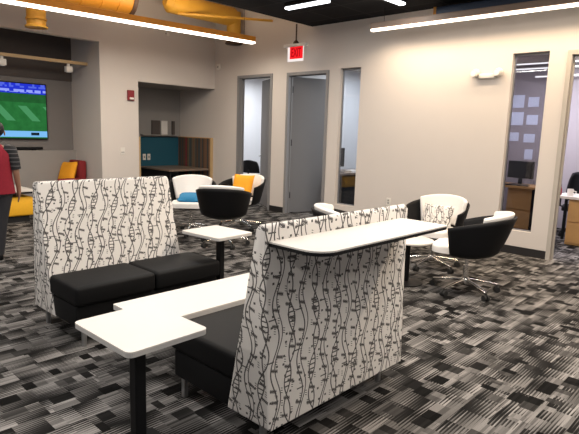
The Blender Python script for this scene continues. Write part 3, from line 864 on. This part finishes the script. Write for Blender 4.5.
# right-hand office: credenza with monitor, desk with pedestal
desk((-3.2, 9.2, 0), -3.80, -2.9, 8.85, 9.45, .74, 'wood', 'wood credenza desk behind the tall dark window', (-3.36, -2.93))
monitor((-3.27, 9.15, .74), R(-6), .44, .29, 'black monitor on wood desk behind the tall dark window')
kb = tag(MB().box((-3.48, 8.88, .74), (-3.05, 9.0, .758), .004).build('keyboard', 'screenblk'), 'black keyboard in front of monitor behind tall dark window', 'keyboard')
desk((-1.7, 8.5, 0), -2.43, -.8, 8.17, 8.75, .715, 'whitelam', 'white-topped desk with wood pedestal in right-hand office', (-2.22, -1.75))
mg = thing('mug', 'white mug on white desk in right-hand office', 'mug', (-2.24, 8.30, .715))
MB(mg.location).lathe([(.036, .715), (.042, .72), (.042, .815), (.036, .815), (.036, .73)], (-2.24, 8.30), 18).build('cup', 'plastic', mg, 40)
MB(mg.location).tube([(-2.20, 8.30, .79), (-2.165, 8.30, .785), (-2.165, 8.30, .745), (-2.20, 8.30, .74)], .007, 8).build('handle', 'plastic', mg, 40)
bo = thing('bottle', 'small dark red bottle beside mug on white desk', 'bottle', (-2.38, 8.32, .715))
MB(bo.location).lathe([(.022, .715), (.022, .80), (.010, .83), (.010, .85)], (-2.38, 8.32), 14).build('body', 'alured', bo, 40)
MB(bo.location).lathe([(.012, .85), (.012, .868)], (-2.38, 8.32), 12).build('cap', 'black', bo, 40)
REFL = [(-3.77, -3.56, 2.06, 2.28), (-3.49, -3.31, 2.07, 2.24), (-3.78, -3.55, 1.75, 1.98), (-3.49, -3.30, 1.76, 1.93), (-3.77, -3.60, 1.47, 1.62), (-3.51, -3.32, 1.45, 1.60), (-3.47, -3.33, 1.15, 1.33)]
PL = ['topmost left', 'topmost right', 'second row left', 'second row right', 'third row left', 'third row right', 'lowest']
for (x0, x1, z0, z1), n in zip(REFL, PL):  # added sheets imitate bright windows reflected in the tall pane
    tag(MB().box((x0, 9.792, z0), (x1, 9.7985, z1)).build('reflection_sheet', 'paper'), 'pale bluish sheet added for a reflection in tall dark window, %s' % n, 'paper', 'sheets added for reflections in the tall dark window')
# slim glowing strips added to imitate hall lights reflected in the tall pane
for y, x0, x1, z, n in ((9.3, -3.7, -1.0, 2.78, 'upper'),):
    pass
linear('reflection_strip', (-3.8, 9.5, 2.84 - .07), (-1.0, 9.5, 2.84 - .07), 'thin glowing strip added for a reflection, nearest top of tall dark window', 'lamp_cool', .011, .02, 0, housing='plastic', group='strips added for hall light reflections')
linear('reflection_strip', (-3.8, 9.6, 2.70), (-1.0, 9.6, 2.70), 'thin glowing strip added for a reflection, below the top one in tall dark window', 'lamp_cool', .011, .02, 0, housing='plastic', group='strips added for hall light reflections')
linear('reflection_strip', (-3.35, 9.6, 2.56), (-1.0, 9.6, 2.56), 'lowest thin glowing strip added for a reflection in tall dark window', 'lamp_cool', .011, .02, 0, housing='plastic', group='strips added for hall light reflections')

# ------------------------------------------------------------------ person
pr = thing('person', 'person in red vest over black striped tee, back turned, at left edge', 'person', (-6.22, 1.94, 0), R(72))
def skin_body():
    V = []; Ed = []; Rd = []
    def v(p, r): V.append(p); Rd.append(r); return len(V) - 1
    def e(*a):
        for i, j in zip(a, a[1:]): Ed.append((i, j))
    pel = v((0, 0, .80), .105); sp = v((0, .005, .96), .10); ch = v((0, 0, 1.12), .115); up = v((0, -.005, 1.21), .07)
    nk = v((0, .0, 1.275), .042); hd = v((.018, .012, 1.34), .062); hm = v((.035, .01, 1.41), .078); ht = v((.04, 0, 1.475), .055)
    e(pel, sp, ch, up, nk, hd, hm, ht)
    ns = v((.035, .085, 1.385), .016); e(hm, ns)
    for s_ in (-1, 1):
        sh = v((s_ * .155, -.01, 1.205), .05); el = v((s_ * .205, -.02, .985), .037); wr = v((s_ * .225, .045, .79), .025); pm = v((s_ * .228, .065, .72), .028)
        e(up, sh, el, wr, pm)
        for k, (dx, dy, L) in enumerate(((0, .022, .058), (0, .008, .068), (0, -.006, .064), (0, -.02, .05))):
            a = v((s_ * .228, .07 + dy, .69), .010); b = v((s_ * (.226 - .004), .076 + dy, .69 - L * .55), .0085); c = v((s_ * .214, .08 + dy, .69 - L), .0075)
            e(pm, a, b, c)
        t1 = v((s_ * .21, .095, .715), .010); t2 = v((s_ * .205, .11, .685), .0085); e(pm, t1, t2)
        hp = v((s_ * .085, 0, .74), .085); kn = v((s_ * .09 - .06, .01, .41), .055); an = v((s_ * .085 - .09, -.02, .075), .036); ft = v((s_ * .09 - .09, .12, .035), .032)
        e(pel, hp, kn, an, ft)
    me = bpy.data.meshes.new('body'); me.from_pydata(V, Ed, []); me.update()
    o = bpy.data.objects.new('body', me); COL.objects.link(o); o.parent = pr
    m = o.modifiers.new('skin', 'SKIN'); sk = me.skin_vertices[0].data
    for i, r in enumerate(Rd): sk[i].radius = (r, r)
    sk[0].use_root = True
    m.use_smooth_shade = True
    s2_ = o.modifiers.new('sub', 'SUBSURF'); s2_.levels = 1; s2_.render_levels = 2
    me.materials.append(M['skin'])
    return o
body = skin_body()
MB().ball((.035, -.012, 1.435), .088, 18, (.92, 1.08, 1.0)).build('hair', 'hair', body, 80)
for v in bpy.data.objects['hair'].data.vertices:
    if v.co.y > .05 and v.co.z < 1.45: v.co.y = .05; v.co.z += .02
for s_ in (-1, 1): MB().ball((s_ * .082 + .033, .005, 1.39), .022, 10, (.4, .8, 1.2)).build('ear', 'skin', body, 60)
for s_ in (-1, 1): MB().ball((s_ * .03 + .035, .076, 1.41), .010, 8).build('eye', 'plastic', body, 60)
MB().box((.0, .066, 1.345), (.05, .078, 1.352), .003).build('mouth', 'red', body)
mb = MB()
mb.tube([(0, 0, .74), (0, 0, .90), (0, 0, 1.05), (0, -.005, 1.17), (0, -.008, 1.235), (0, -.005, 1.275)], [(.195, .135), (.172, .125), (.168, .125), (.172, .115), (.12, .085), (.065, .06)], 20)
mb.build('red_vest', 'redshirt', body, 60)
mb = MB()
for s_ in (-1, 1): mb.tube([(s_ * .10, -.005, 1.225), (s_ * .165, -.01, 1.205), (s_ * .19, -.015, 1.10), (s_ * .207, -.018, 1.0)], [.06, .068, .06, .052], 14)
mb.build('tee_sleeves', 'tee', body, 60)
mb = MB()
mb.tube([(0, 0, .82), (0, 0, .72)], [(.15, .115), (.16, .12)], 18)
for s_ in (-1, 1): mb.tube([(s_ * .083, 0, .78), (s_ * .09 - .06, .01, .42), (s_ * .085 - .09, -.015, .06)], [.092, .07, .055], 14)
mb.build('trousers', 'pants', body, 60)
for s_ in (-1, 1): MB().box((s_ * .088 - .133, -.075, 0), (s_ * .088 - .047, .17, .075), .025, 3).build('shoe', 'black', body, 50)

S.view_settings.view_transform = 'Standard'; S.view_settings.look = 'None'
S.view_settings.exposure = 0.2; S.view_settings.gamma = 1.0
S.view_settings.use_curve_mapping = False
